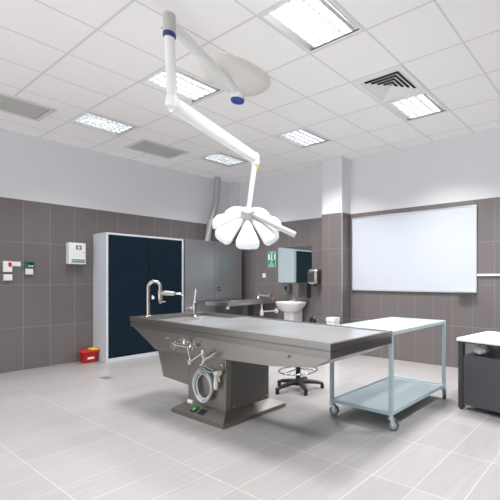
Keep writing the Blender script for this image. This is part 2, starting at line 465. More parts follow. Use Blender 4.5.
b = MB(); b.tube([K.lerp(HD, .05), K.lerp(HD, .3), K.lerp(HD, .6), HD], [.024, .024, .022, .022], 14); b.build('rod', M['lamp_white'], t)
# petal head: axis leans its back towards the room
tilt = R(43)
ax = Vector((.78*sin(tilt), -.63*sin(tilt), cos(tilt))).normalized()
yv = (ax.cross(Vector((.63, .78, 0)))).normalized(); xv = yv.cross(ax).normalized()
HM = Matrix.Translation(HD) @ Matrix((xv, yv, ax)).transposed().to_4x4()
def petal(phi, lens):
    b = MB(); rows = []
    ns, nt = 12, 8
    for i in range(ns+1):
        q = i/ns
        rad = .045+.275*q
        w = .014+.105*q
        if q > .8: w *= (1-((q-.8)/.2)**2.6*.34)
        if lens: w *= 1.0
        drop = -.11*q**1.35
        top, bot = [], []
        for k in range(nt+1):
            u = -1+2*k/nt
            h = .022*(1-abs(u)**2.4)*min(1, q*2.2)*(1-.2*q)+.006
            if i == ns: h *= .25
            zz = drop-.012*u*u
            y = u*w
            xx = rad-.02*q*u*u
            if lens:
                top.append((xx*1.0, y*.985, zz-.020)); bot.append((xx, y*.93, zz-.029))
            else:
                top.append((xx, y, zz+h)); bot.append((xx, y, zz-.022))
        rows.append(top+bot[::-1])
    m = HM @ Matrix.Rotation(phi, 4, 'Z')
    b.loft([[m @ Vector(p) for p in r] for r in rows])
    return b
for k in range(7):
    ph = R(-90+360/7*k)
    p = petal(ph, False).build('petal', M['lamp_white'], t, angle=55)
    petal(ph, True).build('lens', M['lens'], p, angle=55)
b = MB().lathe([(.038, .080), (.054, .075), (.062, .060), (.062, -.05), (.045, -.06)], (0, 0, 0), 20, mtx=HM); b.build('lamp_hub', M['lamp_grey'], t)
hv = HD+ax*.045
he = HD+Vector((.350, .262, -.170))
b = MB(); b.loft(arm_rings(hv+(he-hv)*.1, he, .030, .034, .020, .030)); b.build('handle_bar', M['lamp_grey'], t, angle=50)

# ------------------------------------------------------------------ steel table
tx0, tx1, ty0, ty1 = -4.24, -1.60, 1.945, 2.74
def tz(x): return .870+(.830-.870)*(x-tx0)/(tx1-tx0)
t = thing('autopsy_table', 'long stainless steel autopsy table on a central pedestal with taps and hose', 'table', (-3.19, 2.37, 0))
def slab(b, xa, xb, ya, yb, za, zb, bev=.0):
    """box whose heights are measured down from the sloping table plane"""
    b.prism([(xa, tz(xa)+za), (xb, tz(xb)+za), (xb, tz(xb)+zb), (xa, tz(xa)+zb)], 'Y', ya, yb, bev)
b = MB()
rw = .030
slab(b, tx0, tx1, ty0, ty0+rw, -.045, 0, .004); slab(b, tx0, tx1, ty1-rw, ty1, -.045, 0, .004)
slab(b, tx0, tx0+.13, ty0+rw-.006, ty1-rw+.006, -.045, -.0005, .002); slab(b, tx1-rw, tx1, ty0+rw-.006, ty1-rw+.006, -.045, -.0005, .002)
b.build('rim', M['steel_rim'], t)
b = MB()
slab(b, tx0+.012, tx1-.012, ty0+.012, ty1-.012, -.056, -.044)
slab(b, tx0+.003, tx1-.003, ty0+.003, ty1-.003, -.102, -.053, .003)
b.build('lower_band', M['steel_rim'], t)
# working surface falling to a sink at the left
b = MB()
sx = -3.42
slab(b, sx, tx1-rw+.004, ty0+rw-.004, ty1-rw+.004, -.032, -.010)
slab(b, sx-.02, sx+.012, ty0+rw-.004, ty1-rw+.004, -.045, -.0095, .003)
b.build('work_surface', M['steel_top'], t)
b = MB()
slab(b, tx0+.126, sx-.018, ty0+rw-.004, ty1-rw+.004, -.050, -.040)
b.lathe([(.03, 0), (.034, .003), (.02, .004)], (-3.9, 2.34, tz(-3.9)-.040), 16)
b.build('sink_bowl', M['steel_top'], t)
b = MB()
b.prism([(-4.222, tz(tx0)-.098), (-3.785, .580), (-2.20, .612), (-1.77, .652), (-1.622, .722), (-1.622, tz(tx1)-.098)], 'Y', 1.962, 2.72, .004)
b.build('apron', M['steel'], t)
b = MB(); b.prism([(-4.075, .60), (-3.93, .264), (-3.50, .243), (-3.485, .60)], 'Y', 2.12, 2.60, .006); b.build('drain_tank', M['steel_shaded'], t)
b = MB(); b.box((-3.492, 2.12, .05), (-2.917, 2.608, .64), .006); ped = b.build('pedestal', M['steel_shaded'], t)
b = MB(); b.box((-2.920, 2.175, .095), (-2.912, 2.595, .60), .002); sp = b.build('side_panel', M['steel_dark'], t)  # darker steel puts this side's shade into the colour
for (y, z) in ((2.195, .125), (2.575, .125), (2.575, .33), (2.195, .33)):
    b = MB(); b.cyl((-2.913, y, z), (-2.908, y, z), .007, 10); b.build('screw', M['chrome'], sp)
# base plate with sloping shoulders
b = MB()
def rect(x0, x1, y0, y1, z): return [(x0, y0, z), (x1, y0, z), (x1, y1, z), (x0, y1, z)]
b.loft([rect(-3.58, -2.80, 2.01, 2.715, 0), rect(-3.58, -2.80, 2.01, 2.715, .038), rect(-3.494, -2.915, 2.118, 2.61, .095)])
base = b.build('base_plate', M['steel_shaded'], t, smooth=False)
# foot switches on the sloping front shoulder
def on_shoulder(x, f): return Vector((x, 2.01+.108*f, .038+.057*f))
for (x, mat) in ((-3.285, 'button_green'), (-3.165, 'black')):
    p = on_shoulder(x, .45)
    m = Matrix.Translation(p) @ Matrix.Rotation(math.atan2(.057, .108), 4, 'X')
    bb = MB().box((-.042, -.030, -.002), (.042, .030, .006), .002, mtx=m); sw = bb.build('foot_switch', M['black'], base)
    bb = MB().box((-.016, -.016, .004), (.016, .016, .016), .004, mtx=m)
    bb.build('switch_button', M[mat], sw) if False else bb.build('switch_button', M[mat], t)
b = MB().box((-3.478, 2.10, .085), (-3.40, 2.121, .112), .004); b.build('socket_cover', M['white'], t)
for (x, z) in ((-3.558, .703), (-1.997, .704)):
    b = MB(); b.cyl((x, 1.964, z), (x, 1.950, z), .008, 14); b.lathe([(.011, 0), (.011, .005), (.006, .008)], (0, 0, 0), 14, mtx=Matrix.Translation((x, 1.950, z)) @ Matrix.Rotation(pi/2, 4, 'X'))
    b.build('bolt_stud', M['tap_steel'], t)
# mixer valve on the apron
Yv = 1.935
b = MB()
b.tube([(-3.365, 1.962, .676), (-3.365, 1.925, .676)], .020, 12); b.tube([(-3.235, 1.962, .676), (-3.235, 1.925, .676)], .020, 12)
b.tube([(-3.40, 1.92, .676), (-3.20, 1.92, .676)], .019, 14)
b.cyl((-3.30, 1.92, .66), (-3.30, 1.92, .72), .017, 12)
mv = b.build('mixer_valve', M['chrome'], t)
for (x, z, q) in ((-3.43, .665, -1), (-3.17, .690, 1)):
    b = MB(); b.cyl((x-.03*q, 1.92, .676), (x+.012*q, 1.915, z), .013, 12)
    for a in (20, 80, 140):
        v = Vector((0, cos(R(a)), sin(R(a))))*.036; c = Vector((x+.01*q, 1.915, z)); b.tube([c-v, c+v], .0075, 8)
    b.build('cross_handle', M['chrome'], mv)
b = MB(); b.tube([(-3.35, 1.905, .722), (-3.30, 1.90, .732), (-3.25, 1.905, .722)], [.008, .012, .008], 10); b.build('lever', M['chrome'], mv)
b = MB()
b.tube([(-3.255, 1.92, .665), (-3.235, 1.915, .635), (-3.19, 1.905, .565), (-3.172, 1.90, .545)], .008, 10)
b.build('supply_pipe', M['chrome'], t)
b = MB()
b.tube([(-3.172, 1.89, .53), (-3.172, 1.89, .57)], .017, 12); b.tube([(-3.172, 1.89, .552), (-2.99, 1.895, .652)], [.013, .014], 12); b.tube([(-2.99, 1.895, .632), (-2.99, 1.895, .672)], .018, 12)
b.build('swivel_pipe', M['chrome'], t)
b = MB()
b.tube([(-3.00, 1.905, .575), (-2.965, 1.905, .600), (-2.90, 1.91, .635), (-2.86, 1.915, .655)], [.013, .013, .010, .006], 10)
b.tube([(-3.02, 1.905, .625), (-2.985, 1.905, .595), (-3.00, 1.90, .555), (-3.03, 1.90, .545)], [.009, .013, .012, .015], 10)
b.tube([(-2.965, 1.905, .60), (-2.965, 1.962, .60)], .010, 10)
b.build('hose_tap', M['chrome'], t)
for ch in t.children:
    if ch.name.split('.')[0] in ('mixer_valve', 'supply_pipe', 'swivel_pipe', 'hose_tap'): ch.location.x += .085
# coiled hose on a hook
b = MB()
pts = [(-2.945, 1.91, .545), (-2.945, 1.96, .51), (-2.955, 2.02, .475), (-3.02, 2.06, .440), (-3.09, 2.085, .425)]
N_ = 200
for k in range(N_+1):
    f = k/N_; a = R(95)+f*2*pi*4.1
    wob = .022*sin(a*.37+1.2)
    pts.append((-3.205+(.128+.016*sin(f*9))*cos(a)+wob, 2.100-.024*(.5+.5*sin(f*11)), .288+(.125+.018*cos(f*7))*sin(a)-.012*sin(f*5)))
b.tube(pts, .0072, 8); b.build('hose', M['hose'], t, angle=80)
b = MB(); b.tube([(-3.20, 2.121, .42), (-3.20, 2.07, .42), (-3.20, 2.062, .442)], .007, 8); b.build('hose_hook', M['chrome'], t)
b = MB()
b.tube([(-3.045, 2.085, .285), (-3.043, 2.085, .33), (-3.040, 2.085, .40)], [.016, .020, .017], 12)
b.tube([(-3.04, 2.085, .40), (-3.015, 2.06, .435), (-2.955, 2.06, .445)], [.013, .02, .024], 12)
b.tube([(-2.985, 2.065, .43), (-2.975, 2.075, .36)], [.007, .005], 8)
gun = b.build('spray_gun', M['ivory'], t); gun.location.x += .035
b = MB().lathe([(.016, 0), (.016, .012), (.008, .018)], (0, 0, 0), 14, mtx=Matrix.Translation((-2.965, 2.12, .497)) @ Matrix.Rotation(pi/2, 4, 'X')); b.build('spray_hook', M['chrome'], t)

# gooseneck tap at the table's left end
fx, fy, fz = -4.085, 2.05, tz(-4.085)
b = MB()
b.lathe([(.034, 0), (.034, .008), (.022, .016)], (fx, fy, fz-.001), 18)
gd = Vector((.80, .60, 0))          # direction of the bend
pts = [(fx, fy, fz+.01), (fx, fy, fz+.15), (fx, fy, fz+.300)]
for k in range(1, 13):
    a = pi*k/12; rr = .060
    pts.append((fx+gd.x*(rr-rr*cos(a)), fy+gd.y*(rr-rr*cos(a)), fz+.300+rr*sin(a)))
gx, gy = pts[-1][0], pts[-1][1]
pts.append((gx, gy, fz+.25))
b.tube(pts, .0165, 14)
gt = b.build('gooseneck_tap', M['tap_steel'], t, angle=70)
b = MB().lathe([(.021, 0), (.024, -.006), (.024, -.060), (.019, -.105), (.012, -.135)], (gx, gy, fz+.270), 18); b.build('spout_body', M['tap_steel'], gt)
b = MB(); b.tube([(gx, gy, fz+.235), (gx+.05, gy+.035, fz+.24), (gx+.125, gy+.085, fz+.238)], [.018, .024, .022], 14)
b.tube([(gx+.12, gy+.08, fz+.238), (gx+.17, gy+.115, fz+.232), (gx+.195, gy+.13, fz+.20), (gx+.20, gy+.135, fz+.155)], [.011, .010, .0085, .0085], 10)
b.build('side_spout', M['tap_steel'], gt)
b = MB(); b.tube([(gx, gy, fz+.150), (gx+.045, gy+.03, fz+.153)], [.007, .006], 8); b.build('small_lever', M['chrome'], gt)
b = MB(); b.tube([(gx-.055, gy-.045, fz+.195), (gx-.025, gy-.06, fz+.195)], [.012, .014], 10); b.tube([(gx-.04, gy-.055, fz+.22), (gx-.04, gy-.055, fz+.18)], .010, 10); b.build('side_knob', M['chrome'], gt)
# single lever mixer at the sink's rear edge
mx_, my_ = -3.785, 2.37; mz = tz(mx_)-.010
b = MB().box((mx_-.06, my_-.045, mz-.034), (mx_+.06, my_+.045, mz), .004); b.build('tap_bridge', M['steel_top'], t)
b = MB().lathe([(.028, 0), (.028, .010), (.021, .016), (.021, .105), (.025, .112), (.025, .150), (.018, .160)], (mx_, my_, mz), 18)
b.tube([(mx_, my_, mz+.075), (mx_-.03, my_-.025, mz+.10), (mx_-.055, my_-.045, mz+.10), (mx_-.06, my_-.05, mz+.08)], [.012, .011, .010, .010], 10)
lt = b.build('mixer_tap', M['tap_steel'], t)
b = MB(); b.tube([(mx_, my_, mz+.15), (mx_+.003, my_+.003, mz+.20), (mx_+.012, my_+.008, mz+.300)], [.010, .008, .006], 10); b.build('tap_lever', M['chrome'], lt)

# ------------------------------------------------------------------ trolley
t = thing('trolley', 'pale teal two-shelf steel trolley on castors at the right end of the steel table', 'trolley', (-1.94, 3.305, 0), R(-1.2))
ax0, ax1, ay0, ay1 = -2.280, -1.608, 2.765, 3.85
lg = .032
def tray(z0, z1, inset, name):
    b = MB()
    x0, x1, y0, y1 = ax0+inset, ax1-inset, ay0+inset, ay1-inset
    w = .032
    b.box((x0, y0, z0), (x1, y0+w, z1), .003); b.box((x0, y1-w, z0), (x1, y1, z1), .003)
    b.box((x0, y0+w, z0), (x0+w, y1-w, z1), .003); b.box((x1-w, y0+w, z0), (x1, y1-w, z1), .003)
    o = b.build(name, M['cart'], t)
    b = MB().box((x0+w-.002, y0+w-.002, z0+.006), (x1-w+.002, y1-w+.002, z1-.006)); b.build('shelf_sheet', M['cart_top'], o)
tray(.785, .818, 0, 'top_shelf')
tray(.120, .152, .004, 'bottom_shelf')
for (x, y) in ((ax0, ay0), (ax1-lg, ay0), (ax0, ay1-lg), (ax1-lg, ay1-lg)):
    MB().box((x, y, .118), (x+lg, y+lg, .786), .003).build('leg', M['cart'], t)
def castor(x, y, ang):
    c = Vector((x, y, 0)); dd = Vector((cos(ang), sin(ang), 0)); nn = Vector((-dd.y, dd.x, 0))
    b = MB(); b.cyl((x, y, .098), (x, y, .121), .022, 14); b.box((x-.024, y-.024, .094), (x+.024, y+.024, .101), .002)
    w0 = c+dd*.022
    for sgn in (-1, 1):
        p = w0+nn*sgn*.019
        b.loft([[p+dd*u+Vector((0, 0, z))+nn*(.0025*q) for u, z in ((-.030, .098), (.012, .098), (.012, .035), (-.006, .035))] for q in (-1, 1)])
    f = b.build('castor', M['alu'], t)
    b = MB()
    m = Matrix.Translation((w0.x, w0.y, .0455)) @ Matrix.Rotation(ang, 4, 'Z') @ Matrix.Rotation(pi/2, 4, 'X')
    b.lathe([(.036, -.014), (.044, -.012), (.0455, 0), (.044, .012), (.036, .014)], (0, 0, 0), 24, mtx=m)
    wh = b.build('wheel', M['rubber'], f)
    b = MB(); b.lathe([(.032, -.0165), (.034, -.012), (.034, .012), (.032, .0165)], (0, 0, 0), 20, mtx=m); b.build('wheel_hub', M['wheel_hub'], f)
for (x, y, a) in ((ax0+.016, ay0+.016, 25), (ax1-.016, ay0+.016, 15), (ax0+.016, ay1-.016, 80), (ax1-.016, ay1-.016, -55)):
    castor(x, y, R(a))

# ------------------------------------------------------------------ stool behind the table
sc = Vector((-3.13, 3.23, 0))
t = thing('stool', 'black swivel stool with a five-arm base behind the steel table', 'stool', sc)
b = MB()
b.lathe([(.045, .05), (.048, .075), (.042, .115), (.030, .125)], (sc.x, sc.y, 0), 18)
for k in range(5):
    a = R(-101+72*k); dd = Vector((cos(a), sin(a), 0)); nn = Vector((-dd.y, dd.x, 0))
    rings = []
    for r_, z_, w_, h_ in ((.02, .085, .030, .030), (.12, .082, .027, .026), (.22, .070, .024, .021), (.285, .052, .022, .017)):
        c = sc+dd*r_+Vector((0, 0, z_))
        rings.append([c+nn*(w_*cos(2*pi*q/12))+Vector((0, 0, h_*sin(2*pi*q/12))) for q in range(12)])
    b.loft(rings)
b.build('base', M['black'], t, angle=50)
for k in range(5):
    a = R(-101+72*k); p = sc+Vector((cos(a), sin(a), 0))*.272
    b = MB().lathe([(.020, 0), (.022, .006), (.020, .036), (.014, .05)], (p.x, p.y, 0), 14); b.build('glide', M['black'], t)
b = MB(); b.cyl((sc.x, sc.y, .10), (sc.x, sc.y, .30), .028, 18); b.cyl((sc.x, sc.y, .30), (sc.x, sc.y, .50), .018, 16); b.build('gas_column', M['black'], t)
b = MB(); b.tube(arc((sc.x, sc.y, .215), .215, 0, 350, 35, 'XY'), .010, 10, closed=True)
for a in (30, 150, 270):
    b.tube([(sc.x+.02*cos(R(a)), sc.y+.02*sin(R(a)), .235), (sc.x+.215*cos(R(a)), sc.y+.215*sin(R(a)), .215)], .008, 8)
b.build('foot_ring', M['chrome'], t, angle=60)
b = MB().lathe([(.10, -.045), (.165, -.04), (.185, -.015), (.18, .012), (.12, .022), (.0, .022)][:-1], (sc.x, sc.y, .53), 28); b.build('seat', M['black'], t, angle=60)
b = MB(); b.tube([(sc.x, sc.y, .49), (sc.x+.04, sc.y+.18, .49), (sc.x+.055, sc.y+.225, .56), (sc.x+.055, sc.y+.225, .74)], .012, 10); b.build('back_stem', M['black'], t, angle=60)
b = MB(); bc = Vector((sc.x+.045, sc.y+.20, .755))
dd = Vector((.53, .85, 0)); nn = Vector((.85, -.53, 0))
rings = []
for q, hh in ((-.080, .030), (-.070, .048), (-.035, .060), (0, .064), (.035, .060), (.070, .048), (.080, .030)):
    c = bc+nn*q+dd*(-.25*q*q/.1*.3)
    rings.append([c+dd*(.022*cos(2*pi*k/14))+Vector((0, 0, hh*sin(2*pi*k/14))) for k in range(14)])
b.loft(rings); b.build('backrest', M['black'], t, angle=60)

# white bin at the pillar's foot
t = thing('waste_bin', 'white box-shaped bin at the foot of the tiled pillar, showing above the table', 'bin', (-3.95, 4.865, 0))
b = MB(); b.box((-4.035, 4.80, 0), (-3.865, 4.93, .57), .008); b.build('body', M['white'], t)
b = MB(); b.box((-4.04, 4.795, .573), (-3.86, 4.935, .640), .005); b.build('lid', M['white'], t)
b = MB(); b.box((-3.98, 4.77, .012), (-3.91, 4.805, .022), .004); b.build('pedal', M['black'], t)

# ------------------------------------------------------------------ side table at the right edge
DX, DY = -1.37, 3.60
t = thing('side_table', 'anthracite side table with a white top at the right edge of the photo', 'table', (DX, DY, 0), R(-9))
W, D, H = 1.15, .66, .685
def dl(b, lo, hi, bev=.0):
    return b.box((DX+lo[0], DY+lo[1], lo[2]), (DX+hi[0], DY+hi[1], hi[2]), bev)
b = MB(); dl(b, (-.012, -.012, H-.030), (W, D, H), .004); b.build('tabletop', M['worktop'], t)
for (x, y) in ((0, 0), (0, D-.052), (W-.052, 0), (W-.052, D-.052)):
    b = MB(); dl(b, (x, y, 0.012), (x+.050, y+.050, H-.031), .003); lgo = b.build('leg', M['anthracite_frame'], t)
    b = MB().lathe([(.017, 0), (.017, .014)], (DX+x+.021, DY+y+.021, 0), 12); b.build('foot', M['black'], lgo)
b = MB(); dl(b, (.042, .004, H-.044), (W-.05, .034, H-.031)); dl(b, (.042, D-.045, H-.044), (W-.05, D-.015, H-.031)); dl(b, (.004, .042, H-.044), (.034, D-.05, H-.031)); b.build('top_rail', M['anthracite_frame'], t)
b = MB(); dl(b, (.054, .012, .05), (W-.056, D-.02, .523), .004); cab = b.build('cabinet_body', M['anthracite'], t)
b = MB(); dl(b, (.056, .0, .052), (W-.06, .011, .521), .003); b.build('front_panel', M['anthracite'], cab)
b = MB(); dl(b, (.50, D-.03, .523), (W-.056, D-.02, H-.045)); dl(b, (.36, .10, .523), (.375, D-.03, H-.046)); b.build('shelf_back', M['anthracite_frame'], t)
for (x, y) in ((.075, .05), (W-.1, .05), (.075, D-.08), (W-.1, D-.08)):
    b = MB().lathe([(.016, 0), (.018, .008), (.010, .012), (.010, .051)], (DX+x, DY+y, 0), 12); b.build('cabinet_foot', M['alu'], t)
# wrapped bag in the open compartment
def blob(c, sx, sy, sz, seed, n=14, m=10, amt=.22):
    rnd = random.Random(seed); ph = [rnd.uniform(0, 6.28) for _ in range(8)]
    rings = []
    for i in range(m+1):
        th = pi*i/m; rg = []
        for k in range(n):
            a = 2*pi*k/n
            f = 1+amt*(.5*sin(3*a+ph[0]+2*th)+.35*sin(5*a+ph[1]-3*th)+.3*sin(4*th+ph[2]+a))
            st = max(sin(th), .02)
            rg.append((c[0]+sx*f*st*cos(a), c[1]+sy*f*st*sin(a), c[2]+sz*(max(-.8, cos(th)*f))))
        rings.append(rg)
    return MB().loft(rings)
Rz = Matrix.Translation((DX, DY, 0)) @ Matrix.Rotation(R(-9), 4, 'Z')
p = Rz @ Vector((.175, .13, .566)); o = blob(p, .080, .08, .045, 3).build('wrapped_pack', M['bag'], origin=(p.x, p.y, .524), angle=30)
tag(o, 'crumpled blue and white wrapped pack inside the open shelf of the side table', 'pack')

# ------------------------------------------------------------------ cabinets on the left wall
cf = -6.50
ca0, ca1, cz = 2.65, 3.865, 1.957
t = thing('blue_door_cabinet', 'tall white cabinet with two dark blue doors against the left wall', 'cabinet', (-6.725, (ca0+ca1)/2, 0))
b = MB()
b.box((XL+.004, ca0, 0), (cf, ca0+.03, cz), .003); b.box((XL+.004, ca1-.03, 0), (cf, ca1, cz), .003)
b.box((XL+.004, ca0+.03, cz-.03), (cf, ca1-.03, cz), .003); b.box((XL+.004, ca0+.03, 0), (cf, ca1-.03, .055), .003)
b.box((XL+.004, ca0+.03, .055), (XL+.02, ca1-.03, cz-.03))
b.build('body', M['cabinet_white'], t)
mid = 3.27
for (a0, a1) in ((ca0+.033, mid-.0025), (mid+.0025, ca1-.033)):
    MB().box((cf-.025, a0, .06), (cf-.006, a1, cz-.034), .0015).build('door', M['door_blue'], t)
sa0, sa1, sz = 3.885, 5.10, 1.968
t = thing('steel_cabinet', 'tall grey steel cabinet with two doors beside the blue-doored cabinet', 'cabinet', (-6.725, (sa0+sa1)/2, 0))
b = MB(); b.box((XL+.004, sa0, 0), (cf-.022, sa1, sz), .003); b.build('body', M['locker'], t)
sm = 4.485
for (a0, a1) in ((sa0+.002, sm-.0025), (sm+.0025, sa1-.002)):
    d_ = MB().box((cf-.021, a0, .06), (cf, a1, sz-.003), .003).build('door', M['locker'], t)
b = MB().box((cf-.001, sm+.052, 1.03), (cf+.012, sm+.115, 1.105), .004); lk = b.build('lock_plate', M['black'], d_)
b = MB(); b.prism([(4.555, 1.055), (4.585, 1.068), (4.555, 1.081)], 'X', cf+.011, cf+.015); b.build('lock_mark', M['white'], d_)

# flexible duct from the steel cabinet to the ceiling
pts = [(-6.76, 4.50, 1.970), (-6.76, 4.50, 2.03), (-6.76, 4.525, 2.14), (-6.76, 4.56, 2.32), (-6.76, 4.64, 2.58), (-6.76, 4.70, 2.82), (-6.76, 4.72, 3.05), (-6.76, 4.72, CE-.001)]
dense = []
for i in range(len(pts)-1):
    for k in range(10):
        f = k/10; dense.append(Vector(pts[i]).lerp(Vector(pts[i+1]), f))
dense.append(Vector(pts[-1]))
b = MB(); b.tube(dense, [.057+.0022*(i % 2) for i in range(len(dense))], 18)
o = b.build('vent_duct', M['duct'], origin=(-6.76, 4.5, 1.969), angle=60)
tag(o, 'bent grey vent duct rising from the steel cabinet to the ceiling', 'duct')

# ------------------------------------------------------------------ things on the left wall
t = thing('first_aid_cabinet', 'white wall cabinet with a white cross on a green square', 'first aid cabinet', (XL, 2.4040, 1.48))
b = MB(); b.box((XL, 2.2970, 1.478), (XL+.095, 2.5128, 1.797), .010); b.build('body', M['white'], t)
b = MB(); b.box((XL+.096, 2.2987, 1.480), (XL+.118, 2.5110, 1.795), .006); dr = b.build('door', M['white'], t)
fx_ = XL+.1182
b = MB(); b.box((fx_, 2.3866, 1.695), (fx_+.0012, 2.4562, 1.755)); b.build('cross_plate', M['green'], dr)
b = MB(); b.box((fx_+.001, 2.4144, 1.702), (fx_+.002, 2.4284, 1.748)); b.box((fx_+.001, 2.4014, 1.7175), (fx_+.002, 2.4414, 1.7325)); b.build('white_cross', M['sign_white'], dr)
b = MB(); b.box((fx_, 2.3318, 1.500), (fx_+.0012, 2.4971, 1.548)); b.build('green_band', M['green'], dr)
b = MB()
rr = random.Random(5); y = 2.3388
while y < 2.4884:
    w = rr.uniform(.006, .012); h = rr.uniform(.010, .014)
    b.box((fx_+.001, y, 1.528-h/2), (fx_+.002, y+w*.65, 1.528+h/2))
    b.box((fx_+.001, y+.002, 1.511-h/3), (fx_+.002, y+w*.5, 1.511+h/3)); y += w*.87+.003
b.build('band_lettering', M['sign_white'], dr)
b = MB().cyl((fx_, 2.4901, 1.655), (fx_+.006, 2.4901, 1.655), .006, 12); b.build('lock', M['black'], dr)

t = thing('alarm_call_point', 'white wall call unit with a red tab', 'alarm', (XL, 1.65, 1.35))
b = MB().box((XL+.001, 1.600, 1.350), (XL+.04, 1.690, 1.495), .004); b.build('body', M['white'], t)
b = MB().box((XL+.039, 1.650, 1.420), (XL+.048, 1.680, 1.480), .002); b.build('red_tab', M['red_lid'], t)
o = MB().box((XL+.001, 1.694, 1.430), (XL+.007, 1.785, 1.492), .001).build('wall_label', M['sign_white'], origin=(XL, 1.74, 1.43)); tag(o, 'small white notice plate right of the red-tabbed call unit', 'notice')
o = MB(); o.box((XL+.001, 1.605, 1.235), (XL+.035, 1.692, 1.318), .005); o.box((XL+.034, 1.625, 1.255), (XL+.039, 1.672, 1.300), .002)
o = o.build('wall_switch', M['white'], origin=(XL, 1.65, 1.235)); tag(o, 'white wall switch below the red-tabbed call unit', 'switch')
t = thing('door_release', 'dark green wall unit with a black window', 'emergency release', (XL, 1.87, 1.40))
b = MB().box((XL+.001, 1.825, 1.408), (XL+.05, 1.925, 1.495), .005); b.build('body', M['green'], t)
b = MB().box((XL+.049, 1.850, 1.455), (XL+.053, 1.905, 1.484), .001); b.build('window', M['black'], t)
for y in (1.856, 1.886):
    b = MB(); b.box((XL+.049, y, 1.425), (XL+.052, y+.02, 1.443), .001); b.build('white_mark', M['sign_white'], t)
o = MB(); o.box((XL+.001, 1.832, 1.318), (XL+.035, 1.912, 1.400), .005); o.box((XL+.034, 1.85, 1.335), (XL+.039, 1.894, 1.383), .002)
o = o.build('wall_switch', M['white'], origin=(XL, 1.87, 1.318)); tag(o, 'white wall switch below the dark green unit', 'switch')

# red sharps container on the floor
t = thing('sharps_container', 'red sharps container with a red and yellow lid on the floor by the white cabinet', 'sharps container', (-6.79, 2.55, 0))
b = MB()
def rr_(x0, x1, y0, y1, r, z, n=5):
    out = []
    for (cx_, cy_, a0) in ((x1-r, y1-r, 0), (x0+r, y1-r, 90), (x0+r, y0+r, 180), (x1-r, y0+r, 270)):
        for k in range(n+1):
            a = R(a0+90*k/n); out.append((cx_+r*cos(a), cy_+r*sin(a), z))
    return out
b.loft([rr_(-6.865, -6.725, 2.450, 2.623, .025, 0), rr_(-6.868, -6.722, 2.447, 2.626, .027, .02), rr_(-6.878, -6.710, 2.435, 2.638, .03, .155)])
b.build('tub', M['red'], t)
b = MB(); b.loft([rr_(-6.885, -6.702, 2.428, 2.645, .03, .156), rr_(-6.885, -6.702, 2.428, 2.645, .03, .178), rr_(-6.878, -6.712, 2.438, 2.635, .03, .186)]); b.build('lid', M['red_lid'], t)
b = MB(); b.box((-6.862, 2.545, .184), (-6.700, 2.633, .204), .006); b.build('yellow_flap', M['yellow'], t)
b = MB(); b.box((-6.7235, 2.488, .052), (-6.7165, 2.580, .118)); lb = b.build('label_plate', M['yellow'], t)
b = MB(); b.box((-6.717, 2.495, .056), (-6.7155, 2.573, .086)); b.build('label_white', M['sign_white'], t)

# floor drain
t = thing('floor_drain', 'small grey floor drain in front of the white cabinet', 'drain', (-5.49, 2.25, 0))
b = MB().box((-5.60, 2.20, .0003), (-5.42, 2.30, .004), .001); b.build('plate', M['drain'], t)
b = MB()
for k in range(6): b.box((-5.585+.026*k, 2.212, .0015), (-5.578+.026*k, 2.288, .0046))
b.build('slots', M['black'], t)

# ------------------------------------------------------------------ back wall, left part: bench, basin, mirror
t = thing('steel_bench', 'narrow stainless steel wall bench in front of the grey steel cabinet', 'bench', (-5.975, 4.7, 0))
b = MB()
bz = .842
b.prism([(4.15, bz-.052), (5.245, bz-.040), (5.245, bz-.002), (4.15, bz-.002)], 'X', -6.30, -5.65, .004)
b.build('bench_top', M['steel_top'], t)
b = MB()
b.box((-6.30, 4.15, bz-.004), (-6.27, 5.245, bz+.012), .003); b.box((-5.68, 4.15, bz-.004), (-5.65, 5.245, bz+.012), .003)
b.box((-6.27, 4.15, bz-.004), (-5.68, 4.18, bz+.012), .003); b.build('bench_rim', M['alu'], t)
b = MB().box((-6.08, 4.78, 0), (-5.93, 4.92, bz-.045), .004); b.build('bench_pedestal', M['steel_dark'], t)
b = MB().box((-5.72, 4.16, bz-.10), (-5.675, 4.20, bz-.048), .006); b.build('bench_foot', M['white'], t)
b = MB()
b.cyl((-5.71, 4.93, .57), (-5.71, 4.93, .80), .018, 14); b.lathe([(.032, 0), (.036, .02), (.036, .09), (.028, .105)], (-5.71, 4.93, .57), 18)
b.tube([(-5.71, 4.93, .645), (-5.68, 5.05, .645), (-5.66, 5.235, .645)], .014, 12); b.build('trap', M['white'], t)
b = MB().lathe([(.05, 0), (.05, .012), (.02, .02)], (0, 0, 0), 20, mtx=Matrix.Translation((-5.66, 5.247, .645)) @ Matrix.Rotation(pi/2, 4, 'X')); b.build('trap_flange', M['white'], t)
b = MB().cyl((-6.03, 5.245, .70), (-6.03, 5.19, .70), .03, 16); b.build('valve_knob', M['black'], t)
t = thing('wall_mixer_tap', 'chrome two-handle wall tap above the end of the steel bench', 'tap', (-5.95, YB, .88))
b = MB()
for x in (-5.98, -5.84): b.cyl((x, YB-.001, .935), (x, 5.19, .935), .022, 12)
b.tube([(-6.05, 5.18, .935), (-5.77, 5.18, .935)], .024, 14)
b.tube([(-5.91, 5.18, .93), (-5.91, 5.10, .915), (-5.91, 5.02, .915), (-5.91, 5.0, .89)], .013, 10); b.build('body', M['chrome'], t)
for x in (-6.06, -5.76):
    b = MB().cyl((x-.02, 5.18, .935), (x+.02, 5.18, .935), .030, 12); b.box((x-.01, 5.172, .935), (x+.01, 5.188, 1.005), .004); b.build('handle', M['chrome'], t)
o = MB().lathe([(.019, 0), (.021, .004), (.021, .050), (.011, .060), (.011, .074)], (-5.675, 5.19, bz+.0125), 18).build('bottle', M['orange'], origin=(-5.675, 5.19, bz+.012))
tag(o, 'small orange bottle at the wall end of the steel bench', 'bottle')

